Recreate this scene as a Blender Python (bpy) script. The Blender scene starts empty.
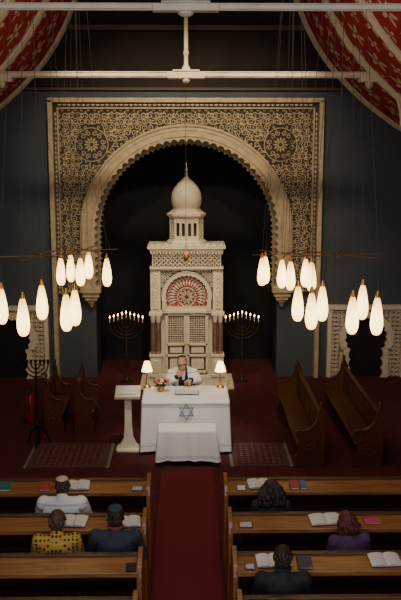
import bpy, math, random
from mathutils import Vector, Matrix, Euler
random.seed(4)
C = bpy.context.scene.collection
pi = math.pi
ZOOM = None

# ------------------------------------------------------------------ materials
def mat(name, col, rough=0.6, metal=0.0, var=0.0, vscale=8.0, stretch=(1,1,1), bump=0.0, col2=None, emit=None, estr=0.0, sheen=0.0):
    m = bpy.data.materials.new(name); m.use_nodes = True
    nt = m.node_tree; b = nt.nodes["Principled BSDF"]
    b.inputs["Base Color"].default_value = (*col, 1); b.inputs["Roughness"].default_value = rough
    b.inputs["Metallic"].default_value = metal
    if sheen: b.inputs["Sheen Weight"].default_value = sheen
    if emit:
        b.inputs["Emission Color"].default_value = (*emit, 1); b.inputs["Emission Strength"].default_value = estr
    if var > 0 or bump > 0:
        tc = nt.nodes.new("ShaderNodeTexCoord"); mp = nt.nodes.new("ShaderNodeMapping")
        mp.inputs["Scale"].default_value = stretch
        nz = nt.nodes.new("ShaderNodeTexNoise"); nz.inputs["Scale"].default_value = vscale; nz.inputs["Detail"].default_value = 5
        nt.links.new(tc.outputs["Object"], mp.inputs["Vector"]); nt.links.new(mp.outputs[0], nz.inputs["Vector"])
        if var > 0:
            cr = nt.nodes.new("ShaderNodeValToRGB"); c2 = col2 or tuple(c*(1-var) for c in col)
            cr.color_ramp.elements[0].position = 0.35; cr.color_ramp.elements[1].position = 0.65
            cr.color_ramp.elements[0].color = (*c2, 1); cr.color_ramp.elements[1].color = (*col, 1)
            nt.links.new(nz.outputs["Fac"], cr.inputs["Fac"]); nt.links.new(cr.outputs[0], b.inputs["Base Color"])
        if bump > 0:
            bp = nt.nodes.new("ShaderNodeBump"); bp.inputs["Strength"].default_value = bump; bp.inputs["Distance"].default_value = 0.02
            nt.links.new(nz.outputs["Fac"], bp.inputs["Height"]); nt.links.new(bp.outputs[0], b.inputs["Normal"])
    return m

def voronoi_mat(name, base, dot, scale, thr, rnd=0.2, rough=.7, ring=None, coord="Object", stretch=(1,1,1)):
    m = mat(name, base, rough); nt = m.node_tree; b = nt.nodes["Principled BSDF"]
    tc = nt.nodes.new("ShaderNodeTexCoord"); mp = nt.nodes.new("ShaderNodeMapping"); mp.inputs["Scale"].default_value = stretch
    v = nt.nodes.new("ShaderNodeTexVoronoi"); v.inputs["Scale"].default_value = scale; v.inputs["Randomness"].default_value = rnd
    cr = nt.nodes.new("ShaderNodeValToRGB"); e = cr.color_ramp.elements; cr.color_ramp.interpolation = 'CONSTANT'
    e[0].position = 0; e[0].color = (*dot, 1); e[1].position = thr; e[1].color = (*base, 1)
    if ring:
        for p, c in ring:
            n = e.new(p); n.color = (*c, 1)
    nt.links.new(tc.outputs[coord], mp.inputs[0]); nt.links.new(mp.outputs[0], v.inputs["Vector"])
    nt.links.new(v.outputs["Distance"], cr.inputs["Fac"]); nt.links.new(cr.outputs[0], b.inputs["Base Color"])
    return m

def stripe_mat(name, base, line, freq, axis="Z", width=.25, rough=.7):
    m = mat(name, base, rough); nt = m.node_tree; b = nt.nodes["Principled BSDF"]
    tc = nt.nodes.new("ShaderNodeTexCoord"); w = nt.nodes.new("ShaderNodeTexWave"); w.bands_direction = axis
    w.inputs["Scale"].default_value = freq
    cr = nt.nodes.new("ShaderNodeValToRGB"); e = cr.color_ramp.elements
    e[0].position = 0; e[0].color = (*line, 1); e[1].position = width; e[1].color = (*base, 1)
    nt.links.new(tc.outputs["Object"], w.inputs["Vector"]); nt.links.new(w.outputs["Fac"], cr.inputs["Fac"]); nt.links.new(cr.outputs[0], b.inputs["Base Color"])
    return m

def hem_mat(name, base, line, zs):
    m = mat(name, base, .85); nt = m.node_tree; b = nt.nodes["Principled BSDF"]
    tc = nt.nodes.new("ShaderNodeTexCoord"); sp = nt.nodes.new("ShaderNodeSeparateXYZ")
    cr = nt.nodes.new("ShaderNodeValToRGB"); cr.color_ramp.interpolation = 'CONSTANT'; e = cr.color_ramp.elements
    e[0].position = 0; e[0].color = (*base, 1); e[1].position = zs[0]; e[1].color = (*line, 1)
    for i, z in enumerate(zs[1:]):
        n = e.new(z); n.color = (*(base if i % 2 == 0 else line), 1)
    nt.links.new(tc.outputs["Object"], sp.inputs[0]); nt.links.new(sp.outputs[2], cr.inputs[0]); nt.links.new(cr.outputs[0], b.inputs["Base Color"])
    return m

M = {}
M['wall'] = mat("wall_paint", (.070,.084,.112), .9, var=.2, vscale=1.2)
M['wallup'] = mat("upper_wall", (.022,.015,.013), .9, var=.3, vscale=2)
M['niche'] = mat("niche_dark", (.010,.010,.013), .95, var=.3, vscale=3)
M['plaster'] = mat("carved_plaster", (.52,.43,.29), .7, var=.25, vscale=9, bump=.15)
M['lace'] = mat("lace_plaster", (.52,.44,.30), .7, var=.2, vscale=14)
M['backing'] = mat("spandrel_backing", (.055,.047,.036), .9, var=.3, vscale=6)
M['carpet'] = mat("floor_carpet", (.085,.006,.009), .95, var=.4, vscale=5)
M['runner'] = mat("runner_carpet", (.15,.005,.012), .95, var=.2, vscale=40)
M['ceil'] = mat("ceiling_dark", (.03,.02,.015), .9, var=.3, vscale=2)
M['beam'] = mat("painted_beam", (.60,.53,.42), .6, var=.15, vscale=4)
M['wood'] = mat("pew_wood", (.34,.14,.047), .32, var=.45, vscale=5, stretch=(.5,8,8), bump=.05)
M['wood2'] = mat("pew_wood_dark", (.085,.033,.013), .45, var=.5, vscale=5, stretch=(.5,8,3))
M['stall'] = mat("stall_wood", (.12,.043,.015), .28, var=.5, vscale=5, stretch=(5,1,5))
M['white'] = mat("ark_paint", (.78,.70,.55), .55, var=.12, vscale=10)
M['cream'] = mat("ark_dome_paint", (.66,.60,.46), .5, var=.15, vscale=6)
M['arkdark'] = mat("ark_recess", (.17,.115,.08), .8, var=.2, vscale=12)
M['marble'] = mat("brown_pink_marble", (.27,.14,.11), .4, var=.35, vscale=12)
M['glassred'] = voronoi_mat("stained_glass", (.34,.035,.035), (.50,.22,.17), 16, .22, 1.0, .4)
M['cloth'] = hem_mat("white_cloth", (.86,.85,.83), (.50,.50,.50), (.13,.142,.16,.166))
M['star'] = mat("star_thread", (.21,.26,.36), .7)
M['silver'] = mat("silver_thread", (.45,.47,.5), .5)
M['brass'] = mat("brass", (.62,.38,.13), .35, .8)
M['iron'] = mat("black_iron", (.014,.013,.013), .5, .6)
M['bronze'] = mat("dark_bronze", (.07,.045,.025), .45, .7)
M['cord'] = mat("cord_grey", (.07,.062,.055), .7)
M['arm'] = mat("arm_wood", (.14,.07,.03), .5)
M['wax'] = mat("wax", (.8,.74,.6), .6)
M['flame'] = mat("flame", (1,.6,.2), .5, emit=(1,.45,.12), estr=18)
def glow_mat(name, strength, z0, z1):
    m = mat(name, (.9,.75,.5), .4, emit=(1,.62,.22), estr=strength); nt = m.node_tree; b = nt.nodes["Principled BSDF"]
    tc = nt.nodes.new("ShaderNodeTexCoord"); sp = nt.nodes.new("ShaderNodeSeparateXYZ"); mr = nt.nodes.new("ShaderNodeMapRange")
    mr.inputs[1].default_value = z0; mr.inputs[2].default_value = z1
    cr = nt.nodes.new("ShaderNodeValToRGB"); e = cr.color_ramp.elements
    e[0].position = 0; e[0].color = (.75,.42,.10,1); e[1].position = 1; e[1].color = (.40,.19,.035,1)
    n = e.new(.3); n.color = (1,.70,.25,1); n = e.new(.6); n.color = (.95,.62,.20,1)
    nt.links.new(tc.outputs["Object"], sp.inputs[0]); nt.links.new(sp.outputs[2], mr.inputs[0]); nt.links.new(mr.outputs[0], cr.inputs[0]); nt.links.new(cr.outputs[0], b.inputs["Emission Color"])
    return m
M['glow'] = glow_mat("opal_glass", 6.5, -.80, -.39)
M['glow2'] = glow_mat("opal_glass_low_frame", 6.5, -.49, -.08)
M['shade'] = mat("table_lamp_shade", (.9,.8,.6), .8, emit=(1,.62,.22), estr=6)
M['page'] = stripe_mat("book_pages", (.78,.76,.70), (.45,.43,.40), 30, "Y", .35)
M['navy'] = mat("navy_cover", (.02,.03,.07), .5); M['redc'] = mat("red_cover", (.35,.03,.03), .6)
M['greenc'] = mat("green_cover", (.02,.14,.11), .6); M['bluec'] = mat("blue_cover", (.06,.12,.28), .6)
M['black'] = mat("black_plastic", (.012,.012,.014), .3); M['pink'] = mat("pink_cover", (.5,.06,.12), .6)
M['screen'] = voronoi_mat("photo_card", (.5,.5,.52), (.25,.3,.4), 30, .3, 1)
M['skin'] = mat("skin", (.60,.34,.23), .55, var=.1, vscale=20)
M['lips'] = mat("lips", (.45,.15,.12), .5); M['eye'] = mat("eye_dark", (.03,.02,.015), .2)
M['leaf'] = mat("leaf_green", (.05,.14,.04), .6, var=.4, vscale=20); M['petal'] = mat("petal_pink", (.75,.22,.16), .6); M['petaly'] = mat("petal_cream", (.8,.6,.35), .6)
M['extred'] = mat("extinguisher_red", (.30,.012,.010), .3)
M['rug'] = voronoi_mat("rug_pattern", (.12,.02,.02), (.20,.12,.09), 11, .22, .15, .95, ring=[(.30,(.035,.018,.025)),(.40,(.15,.05,.04)),(.48,(.08,.012,.015))])
M['rugb'] = mat("rug_border", (.06,.02,.022), .95, var=.5, vscale=60, col2=(.13,.07,.055))

def cove_mat():
    m = mat("painted_cove", (.34,.010,.022), .8); nt = m.node_tree; b = nt.nodes["Principled BSDF"]
    N = nt.nodes.new; Lk = nt.links.new
    tc = N("ShaderNodeTexCoord"); sp = N("ShaderNodeSeparateXYZ"); Lk(tc.outputs["UV"], sp.inputs[0])
    def mth(op, a, b_=None):
        n = N("ShaderNodeMath"); n.operation = op
        for i, q in enumerate((a, b_)):
            if q is None: continue
            if isinstance(q, (int, float)): n.inputs[i].default_value = q
            else: Lk(q, n.inputs[i])
        return n.outputs[0]
    S_ = 1.9
    def flower(du, dv, R, pet, amp=.42):
        fu = mth('SUBTRACT', mth('FRACT', mth('ADD', mth('MULTIPLY', sp.outputs[0], S_*.5), du)), .5)
        fv = mth('SUBTRACT', mth('FRACT', mth('ADD', mth('MULTIPLY', sp.outputs[1], S_), dv)), .5)
        fu = mth('DIVIDE', fu, .55)
        r = mth('SQRT', mth('ADD', mth('MULTIPLY', fu, fu), mth('MULTIPLY', fv, fv)))
        an = mth('ARCTAN2', fv, fu)
        edge = mth('MULTIPLY', mth('ADD', mth('MULTIPLY', mth('COSINE', mth('MULTIPLY', an, pet)), amp), 1-amp), R)
        return mth('MULTIPLY', mth('LESS_THAN', r, edge), mth('GREATER_THAN', r, R*.2))
    mx = mth('MAXIMUM', flower(.5, 0, .44, 5.0), flower(0, .5, .28, 4.0, .5))
    mi = N("ShaderNodeMix"); mi.data_type = 'RGBA'
    mi.inputs[6].default_value = (.34,.010,.022,1); mi.inputs[7].default_value = (.62,.56,.46,1)
    Lk(mx, mi.inputs[0]); Lk(mi.outputs[2], b.inputs["Base Color"])
    return m
M['cove'] = cove_mat()

# ------------------------------------------------------------------ mesh builder
class MB:
    def __init__(s): s.v = []; s.f = []
    def add(s, vs, fs):
        o = len(s.v); s.v += [tuple(v) for v in vs]; s.f += [tuple(i+o for i in f) for f in fs]; return s
    def box(s, c, d, rot=None):
        c = Vector(c); R = Euler(rot).to_matrix() if rot else Matrix.Identity(3)
        vs = [c + R @ Vector((x*d[0]/2, y*d[1]/2, z*d[2]/2)) for x in (-1,1) for y in (-1,1) for z in (-1,1)]
        return s.add(vs, [(0,1,3,2),(4,6,7,5),(0,4,5,1),(2,3,7,6),(0,2,6,4),(1,5,7,3)])
    def cyl(s, p1, r1, p2, r2=None, n=12):
        r2 = r1 if r2 is None else r2
        p1 = Vector(p1); p2 = Vector(p2); d = (p2-p1).normalized()
        a = d.orthogonal().normalized(); b = d.cross(a)
        vs = []
        for p, r in ((p1, r1), (p2, r2)):
            for i in range(n):
                t = 2*pi*i/n; vs.append(p + a*math.cos(t)*r + b*math.sin(t)*r)
        fs = [(i, (i+1)%n, n+(i+1)%n, n+i) for i in range(n)] + [tuple(range(n))[::-1], tuple(range(n, 2*n))]
        return s.add(vs, fs)
    def lathe(s, prof, c=(0,0,0), n=24):
        c = Vector(c); vs = []; fs = []
        for r, z in prof:
            for i in range(n):
                t = 2*pi*i/n; vs.append(c + Vector((r*math.cos(t), r*math.sin(t), z)))
        for k in range(len(prof)-1):
            for i in range(n):
                fs.append((k*n+i, k*n+(i+1)%n, (k+1)*n+(i+1)%n, (k+1)*n+i))
        fs.append(tuple(range(n))[::-1]); fs.append(tuple(range((len(prof)-1)*n, len(prof)*n)))
        return s.add(vs, fs)
    def sph(s, c, r, n=14, R=None):
        if not hasattr(r, '__len__'): r = (r, r, r)
        c = Vector(c); vs = []; fs = []; m = n//2+1
        R = R or Matrix.Identity(3)
        vs.append(c + R @ Vector((0,0,-r[2])))
        for k in range(1, m):
            ph = -pi/2 + pi*k/m
            for i in range(n):
                t = 2*pi*i/n; vs.append(c + R @ Vector((r[0]*math.cos(ph)*math.cos(t), r[1]*math.cos(ph)*math.sin(t), r[2]*math.sin(ph))))
        vs.append(c + R @ Vector((0,0,r[2]))); L = len(vs)-1
        for i in range(n): fs.append((0, 1+(i+1)%n, 1+i))
        for k in range(m-2):
            for i in range(n):
                a = 1+k*n; fs.append((a+i, a+(i+1)%n, a+n+(i+1)%n, a+n+i))
        a = 1+(m-2)*n
        for i in range(n): fs.append((a+i, a+(i+1)%n, L))
        return s.add(vs, fs)
    def prism(s, pts, a0, a1, plane='xz'):
        n = len(pts); vs = []
        for a in (a0, a1):
            for p in pts:
                if plane == 'xz': vs.append((p[0], a, p[1]))
                elif plane == 'yz': vs.append((a, p[0], p[1]))
                else: vs.append((p[0], p[1], a))
        return s.add(vs, [tuple(range(n)), tuple(range(n, 2*n))[::-1]] + [(i, i+n, (i+1)%n+n, (i+1)%n) for i in range(n)])
    def tube(s, pts, r, n=6, closed=False):
        pts = [Vector(p) for p in pts]; vs = []; fs = []; L = len(pts)
        prev = None
        for k, p in enumerate(pts):
            if closed: d = (pts[(k+1)%L]-pts[k-1]).normalized()
            else: d = (pts[min(k+1, L-1)]-pts[max(k-1, 0)]).normalized()
            if prev is None: a = d.orthogonal().normalized()
            else: a = (prev - d*prev.dot(d)).normalized()
            prev = a; b = d.cross(a)
            rr = r[k] if hasattr(r, '__len__') else r
            for i in range(n):
                t = 2*pi*(i+.5)/n; vs.append(p + a*math.cos(t)*rr + b*math.sin(t)*rr)
        for k in range(L if closed else L-1):
            k2 = (k+1) % L
            for i in range(n): fs.append((k*n+i, k*n+(i+1)%n, k2*n+(i+1)%n, k2*n+i))
        if not closed: fs += [tuple(range(n))[::-1], tuple(range((L-1)*n, L*n))]
        return s.add(vs, fs)
    def ring(s, inner, outer, y0, y1):
        n = len(inner); vs = []
        for pts, y in ((inner, y0), (outer, y0), (inner, y1), (outer, y1)): vs += [(p[0], y, p[1]) for p in pts]
        fs = []
        for i in range(n-1):
            fs += [(i, i+1, n+i+1, n+i), (2*n+i, 3*n+i, 3*n+i+1, 2*n+i+1), (i, 2*n+i, 2*n+i+1, i+1), (n+i, n+i+1, 3*n+i+1, 3*n+i)]
        fs += [(0, n, 3*n, 2*n), (n-1, 3*n-1, 4*n-1, 2*n-1)]
        return s.add(vs, fs)
    def obj(s, name, m, parent=None, smooth=True, bevel=0, loc=None, angle=35):
        me = bpy.data.meshes.new(name); me.from_pydata(s.v, [], s.f); me.validate()
        import bmesh
        bm = bmesh.new(); bm.from_mesh(me); bmesh.ops.recalc_face_normals(bm, faces=bm.faces); bm.to_mesh(me); bm.free()
        me.materials.append(m)
        if smooth:
            me.polygons.foreach_set("use_smooth", [True]*len(me.polygons)); me.set_sharp_from_angle(angle=math.radians(angle))
        o = bpy.data.objects.new(name, me); C.objects.link(o)
        if parent: o.parent = parent
        if loc: o.location = loc
        if bevel:
            bv = o.modifiers.new("bevel", 'BEVEL'); bv.width = bevel; bv.segments = 2; bv.limit_method = 'ANGLE'
        return o

def thing(name, loc, label, cat, group=None, rotz=0, rot=None):
    e = bpy.data.objects.new(name, None); e.empty_display_size = .1; C.objects.link(e); e.location = loc
    e.rotation_euler = rot if rot else (0, 0, rotz)
    e["label"] = label; e["category"] = cat
    if group: e["group"] = group
    return e
def tag(o, label, cat, group=None):
    o["label"] = label; o["category"] = cat
    if group: o["group"] = group
    return o
def struct(o): o["kind"] = "structure"; return o
def copy_thing(root, loc, rotz=None, label=None, scale=None):
    def rec(o, par):
        n = o.copy(); C.objects.link(n)
        if par: n.parent = par; n.matrix_parent_inverse = Matrix.Identity(4)
        for ch in list(o.children): rec(ch, n)
        return n
    n = rec(root, None); n.location = loc
    if rotz is not None: n.rotation_euler[2] = rotz
    if scale: n.scale = scale
    if label: n["label"] = label
    return n

# ------------------------------------------------------------------ room
YW = 16.8
ZC = 2.92
def archpts(R, zc, zbot, n=120, amp=0, lobes=22, leglobes=5, xc=0, phi=0):
    pts = []; k = 24 if not amp else max(24, leglobes*8)
    def off(t, L): return amp*(1-abs(math.sin(pi*t*L))**.7) if amp else 0
    zl = zc - R*math.sin(phi); xl = R*math.cos(phi)
    for i in range(k):
        t = i/k; r = off(t, leglobes); pts.append((xc-(xl-r), zbot+(zl-zbot)*t))
    for i in range(n+1):
        t = i/n; th = pi+phi-(pi+2*phi)*t; r = R-off(t, lobes); pts.append((xc+r*math.cos(th), zc+r*math.sin(th)))
    for i in range(1, k+1):
        t = i/k; r = off(t, leglobes); pts.append((xc+(xl-r), zl+(zbot-zl)*t))
    return pts
def outer_rect(inner, xc, zc, W, zt):
    out = []
    for x, z in inner:
        dx, dz = x-xc, z-zc
        if dz <= 1e-6: out.append((xc+math.copysign(W, dx), z))
        else:
            t = min(W/max(abs(dx), 1e-6), (zt-zc)/dz); out.append((xc+dx*t, zc+dz*t))
    for cx in (-W, W):
        j = min(range(len(out)), key=lambda i: (out[i][0]-xc-cx)**2+(out[i][1]-zt)**2); out[j] = (xc+cx, zt)
    return out
def outer_arc(inner, R, zc):
    out = []
    for x, z in inner:
        dx, dz = x, z-zc
        if dz <= 1e-6: out.append((math.copysign(R, dx), z))
        else:
            l = math.hypot(dx, dz); out.append((dx/l*R, zc+dz/l*R))
    return out

WX = 5.0
ip = archpts(1.80, ZC, 0)
struct(MB().ring(ip, outer_rect(ip, 0, ZC, WX, 5.6), YW, YW+.25).obj("wall_back", M['wall'], smooth=False))
struct(MB().box((0, YW+.15, 6.5), (2*WX, .25, 1.8)).obj("wall_upper", M['wallup'], smooth=False))
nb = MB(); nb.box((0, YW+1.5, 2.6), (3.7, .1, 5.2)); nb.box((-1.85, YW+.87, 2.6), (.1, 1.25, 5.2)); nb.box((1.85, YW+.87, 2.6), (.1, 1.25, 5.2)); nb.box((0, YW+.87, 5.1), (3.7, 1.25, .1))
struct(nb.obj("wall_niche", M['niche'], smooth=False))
for sx, nm in ((-1, "wall_left"), (1, "wall_right")):
    struct(MB().box((sx*(WX+.1), 8.4, 3.7), (.2, 17.3, 7.4)).obj(nm, M['wall'], smooth=False))
struct(MB().box((0, 9, -.1), (2*WX+.4, 19, .2)).obj("floor", M['carpet'], smooth=False))
struct(MB().box((0, 11, 7.5), (2*WX+.4, 12.4, .2)).obj("ceiling", M['ceil'], smooth=False))
struct(MB().box((0, 16.72, 6.75), (4.4, .14, .09)).box((0, 16.76, 5.64), (7.0, .08, .05)).obj("trim_1", mat("dark_cornice", (.075,.045,.03), .7), smooth=False))

# coves
prof = [(2.02,7.42),(2.14,7.12),(2.28,6.80),(2.46,6.48),(2.66,6.19),(2.88,5.93),(3.13,5.68),(3.40,5.44),(3.70,5.21),(4.00,5.00),(4.32,4.82),(4.66,4.66),(5.0,4.52)]
for sx, nm in ((-1, "ceiling_left"), (1, "ceiling_right")):
    ys = [5+i*.5 for i in range(24)]; ys.append(YW)
    vs = [(sx*x, y, z) for y in ys for x, z in prof]; P = len(prof)
    fs = [(a*P+b, a*P+b+1, (a+1)*P+b+1, (a+1)*P+b) for a in range(len(ys)-1) for b in range(P-1)]
    me = bpy.data.meshes.new(nm); me.from_pydata(vs, [], fs); me.materials.append(M['cove'])
    arc = [0]
    for i in range(1, P): arc.append(arc[-1]+math.dist(prof[i], prof[i-1]))
    uv = me.uv_layers.new(name="UVMap")
    for l in me.loops:
        a, b = divmod(l.vertex_index, P); uv.data[l.index].uv = (ys[a], arc[b])
    me.polygons.foreach_set("use_smooth", [True]*len(me.polygons))
    o = bpy.data.objects.new(nm, me); C.objects.link(o); struct(o)
    r = MB()
    for y in (16.70, 14.35, 12.3, 10.3, 8.3):
        for dy, rr in ((-.06,.035),(0,.055),(.06,.035)):
            if y > 16 and dy > 0: continue
            r.tube([(sx*(x-.02), y+dy*1.2, z-.02) for x, z in prof], rr, n=6)
    struct(r.obj("trim_2" if sx < 0 else "trim_3", M['beam']))

# roof trusses
def truss(Y, w=3.0):
    e = thing("roof_truss", (0, Y, 5.7), "cream painted timber tie beam with turned king post", "roof beam", "roof trusses")
    b = MB(); W = 6.05; b.box((0,0,0), (W,.08,.065)); b.box((0,0,-.04), (W,.05,.02)); b.box((0,0,.04), (W,.10,.02)); b.obj("tie_beam", M['beam'], e, bevel=.008)
    k = MB(); k.lathe([(.07,.06),(.07,.10),(.035,.16),(.032,.3),(.05,.34),(.034,.38),(.032,.95),(.045,1.0),(.036,1.05),(.036,1.68)], n=12); k.obj("king_post", M['beam'], e)
    k = MB(); k.box((0,0,-.01), (.60,.16,.11)); k.box((0,0,.06), (.44,.18,.035)); k.lathe([(.03,-.14),(.07,-.10),(.08,-.06)], n=12); k.obj("center_bracket", M['beam'], e, bevel=.015)
    for sx in (-1, 1):
        k = MB(); k.box((sx*2.98,0,-.05), (.34,.15,.13)); k.lathe([(.02,-.22),(.06,-.17),(.07,-.11)], (sx*2.98,0,0), n=12); k.obj("end_bracket", M['beam'], e, bevel=.015)
        k = MB(); k.tube([(sx*(3.12+.42*math.sin(t*pi/16)), -.0, -.08-.75*(1-math.cos(t*pi/16))) for t in range(9)], .035, 6); k.obj("curved_brace", M['beam'], e)
    return e
t1 = truss(14.35); t2 = copy_thing(t1, (0, 8.0, 5.755), scale=(1,.8,.62))

# ------------------------------------------------------------------ arch
bp_ = archpts(2.02, ZC, 1.7)
struct(MB().ring(bp_, outer_rect(bp_, 0, ZC, 2.5, 5.36), YW-.05, YW-.005).obj("trim_4", M['backing'], smooth=False))
band_in = archpts(1.79, ZC, 1.86, n=400, amp=.065, lobes=36, leglobes=7)
a = MB(); a.ring(band_in, outer_arc(band_in, 2.04, ZC), YW-.14, YW+.1)
for R, rr in ((2.04, .028), (1.84, .012), (1.95,.008)):
    p = archpts(R, ZC, 1.86, n=90); a.tube([(x, YW-.15, z) for x, z in p], rr, n=6)
struct(a.obj("trim_5", M['plaster']))
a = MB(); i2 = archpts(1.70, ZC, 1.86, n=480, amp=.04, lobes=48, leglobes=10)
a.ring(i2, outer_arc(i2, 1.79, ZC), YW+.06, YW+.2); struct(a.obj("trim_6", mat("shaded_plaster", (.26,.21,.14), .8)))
a = MB()
for sx in (-1, 1):
    a.box((sx*1.88, YW-.08, 1.80), (.40,.26,.12)); a.box((sx*1.88, YW-.07, 1.70), (.33,.2,.10)); a.box((sx*1.88, YW-.06, 1.62), (.24,.16,.08))
    a.lathe([(.03,-.12),(.06,-.04),(.10,0)], (sx*1.88, YW-.06, 1.56), n=12)
struct(a.obj("trim_7", M['plaster'], bevel=.01))
a = MB()
for W, zt, w, d in ((2.58, 5.43, .09, .16), (2.44, 5.28, .03, .12)):
    for sx in (-1, 1): a.box((sx*W, YW-d/2, zt/2+(.85 if w < .05 else 0)), (w, d, zt-(1.7 if w < .05 else 0)))
    a.box((0, YW-d/2, zt), (2*W+w, d, w))
struct(a.obj("trim_8", M['plaster'], bevel=.01))
lc = MB(); yl = YW-.075
def spiral(cx, cz, r, a0, hand, turns=1.6, n=18, th=.015):
    pts = []
    for i in range(n):
        t = i/(n-1); rr = r*(1-.8*t); an = a0+hand*turns*2*pi*t; pts.append((cx+rr*math.cos(an), yl, cz+rr*math.sin(an)))
    lc.tube(pts, th, n=4)
def circ(cx, cz, r, th=.014, n=16): lc.tube([(cx+r*math.cos(2*pi*i/n), yl, cz+r*math.sin(2*pi*i/n)) for i in range(n)], th, n=4, closed=True)
def leaf(cx, cz, an, L, w=.03):
    d = (math.cos(an), math.sin(an)); q = (-d[1], d[0])
    pts = [(cx,cz),(cx+d[0]*L*.5+q[0]*w,cz+d[1]*L*.5+q[1]*w),(cx+d[0]*L,cz+d[1]*L),(cx+d[0]*L*.5-q[0]*w,cz+d[1]*L*.5-q[1]*w)]
    lc.prism(pts, yl-.012, yl+.012)
roundels = [(sx*1.81, 4.60) for sx in (-1, 1)]
for cx, cz in roundels:
    circ(cx, cz, .315, .010, 30); circ(cx, cz, .05, .012, 10)
    for k in range(12): leaf(cx+.05*math.cos(k*pi/6), cz+.05*math.sin(k*pi/6), k*pi/6, .10, .020)
    for k in range(12):
        an = k*pi/6+.26; spiral(cx+.225*math.cos(an), cz+.225*math.sin(an), .056, an, 1 if k % 2 else -1, 1.3, 10, .011)
def inside(x, z, mg):
    if abs(x) > 2.42-mg or z > 5.25-mg or z < 1.72+mg: return False
    if z > ZC:
        if math.hypot(x, z-ZC) < 2.07+mg: return False
    elif abs(x) < 2.07+mg: return False
    return all(math.hypot(x-a, z-b) > .34+mg for a, b in roundels)
step = .124; row = 0; z = 1.80
while z < 5.3:
    nx = int(2.5/step)+1
    for i in range(0, nx+1):
        x = (i+.5*(row % 2))*step
        if inside(x, z, .025):
            for sgn in ((1,-1) if x > .01 else (1,)):
                a0 = (row % 4)*pi/2+(i % 3)*2.1; a0 = a0 if sgn > 0 else pi-a0
                spiral(sgn*x, z, .064, a0, sgn*(1 if (i+row) % 2 else -1), 1.3, 11, .0105)
                al = (row % 3)*2.1+(i % 2)*pi+.6; al = al if sgn > 0 else pi-al
                leaf(sgn*x+.03*math.cos(al), z+.03*math.sin(al), al, .085, .019)
                al += 2.2*sgn; leaf(sgn*x+.04*math.cos(al), z+.04*math.sin(al), al, .055, .015)
        elif inside(x, z, -.01):
            for sgn in (1,-1): circ(sgn*x, z, .022, .009, 6)
    z += step*.87; row += 1
for sx in (-1, 1):
    z = 1.75
    while z < 5.25: 
        lc.prism([(sx*2.49-.025, z), (sx*2.49, z+.04), (sx*2.49+.025, z), (sx*2.49, z-.04)], yl-.01, yl+.02); z += .09
x = -2.4
while x < 2.45:
    lc.prism([(x-.04, 5.345), (x, 5.37), (x+.04, 5.345), (x, 5.32)], yl-.01, yl+.02); x += .09
struct(lc.obj("trim_9", M['lace'], smooth=False))

# side horseshoe surrounds
n_ = 10
pale = mat("pale_stone", (.76,.69,.54), .7, var=.15, vscale=12)
for xc in (-3.52, 3.58):
    kw_ = dict(xc=xc, phi=.6)
    zq = .80
    ii = archpts(.42, zq, 0, n=90, amp=.04, lobes=13, leglobes=3, **kw_)
    oo = outer_rect(ii, xc, zq, .74, 1.42)
    struct(MB().ring(ii, oo, YW-.05, YW-.005).obj("trim_%d" % n_, mat("pierced_back_%d" % n_, (.26,.23,.18), .8), smooth=False)); n_ += 1
    lc = MB(); yl = YW-.07
    for sx in (-1, 1): lc.box((xc+sx*.74, YW-.06, .7), (.08, .1, 1.42))
    lc.box((xc, YW-.06, 1.43), (1.60, .14, .08))
    i3 = archpts(.42, zq, 0, n=90, amp=.04, lobes=13, leglobes=3, **kw_)
    lc.ring(i3, [(xc+(x-xc)*1.26, zq+(z-zq)*1.26 if z > zq-.2 else z) for x, z in archpts(.43, zq, 0, n=90, amp=1e-5, lobes=13, leglobes=3, **kw_)], YW-.11, YW-.04)
    z = .06
    while z < 1.38:
        x = -.66
        while x < .68:
            dd = math.hypot(x, z-zq)
            if (dd > .56 and (z > .56 or abs(x) > .46)): spiral(xc+x, z, .042, x*7+z*5, 1 if x > 0 else -1, 1.2, 9, .012); leaf(xc+x, z, x*5, .06, .022)
            x += .088
        z += .086
    struct(lc.obj("trim_%d" % n_, pale, smooth=False)); n_ += 1
    struct(MB().box((xc, YW-.003, .6), (.88, .006, 1.28)).obj("door_%d" % (1 if xc < 0 else 2), M['niche'], smooth=False))

# ------------------------------------------------------------------ ark
A = thing("torah_ark", (0, 16.0, 0), "white carved ark cabinet with dome, lattice doors and marble columns", "torah ark")
b = MB(); b.box((0,.38,.12), (1.56,.85,.24)); b.box((0,.33,.03), (1.8,1.0,.06)); b.box((0,.44,1.2), (1.10,.6,2.2)); b.box((0,.38,2.485), (1.30,.7,.35)); b.obj("body", M['white'], A, bevel=.012)
c = MB(); c.box((0,.36,2.71), (1.46,.82,.07)); c.box((0,.37,2.65), (1.38,.76,.05)); c.box((0,.36,2.315), (1.38,.78,.04))
for i in range(24): c.box((-.66+i*1.32/23, -.03, 2.605), (.03,.05,.04))
for i in range(11): c.prism([(-.65+i*.13-.05,2.745),(-.65+i*.13,2.80),(-.65+i*.13+.05,2.745)], -.03, .0)
c.obj("cornice", M['white'], A, bevel=.006)
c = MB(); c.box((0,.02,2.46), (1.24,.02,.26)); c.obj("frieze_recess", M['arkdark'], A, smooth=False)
lc = MB(); yl = .0
for r_ in range(3):
    for i in range(14):
        x = -.565+i*.087; z = 2.375+r_*.083; circ(x, z, .034, .009, 8); leaf(x-.03, z, 0, .06, .018); leaf(x, z-.03, pi/2, .06, .018)
lc.obj("frieze", M['white'], A, smooth=False)
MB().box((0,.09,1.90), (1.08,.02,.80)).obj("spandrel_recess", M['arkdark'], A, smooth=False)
AZ = 1.78; AR = .40; PH = .22
hs = archpts(AR, AZ, 1.50, n=110, amp=.022, lobes=17, leglobes=2, phi=PH)
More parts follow.
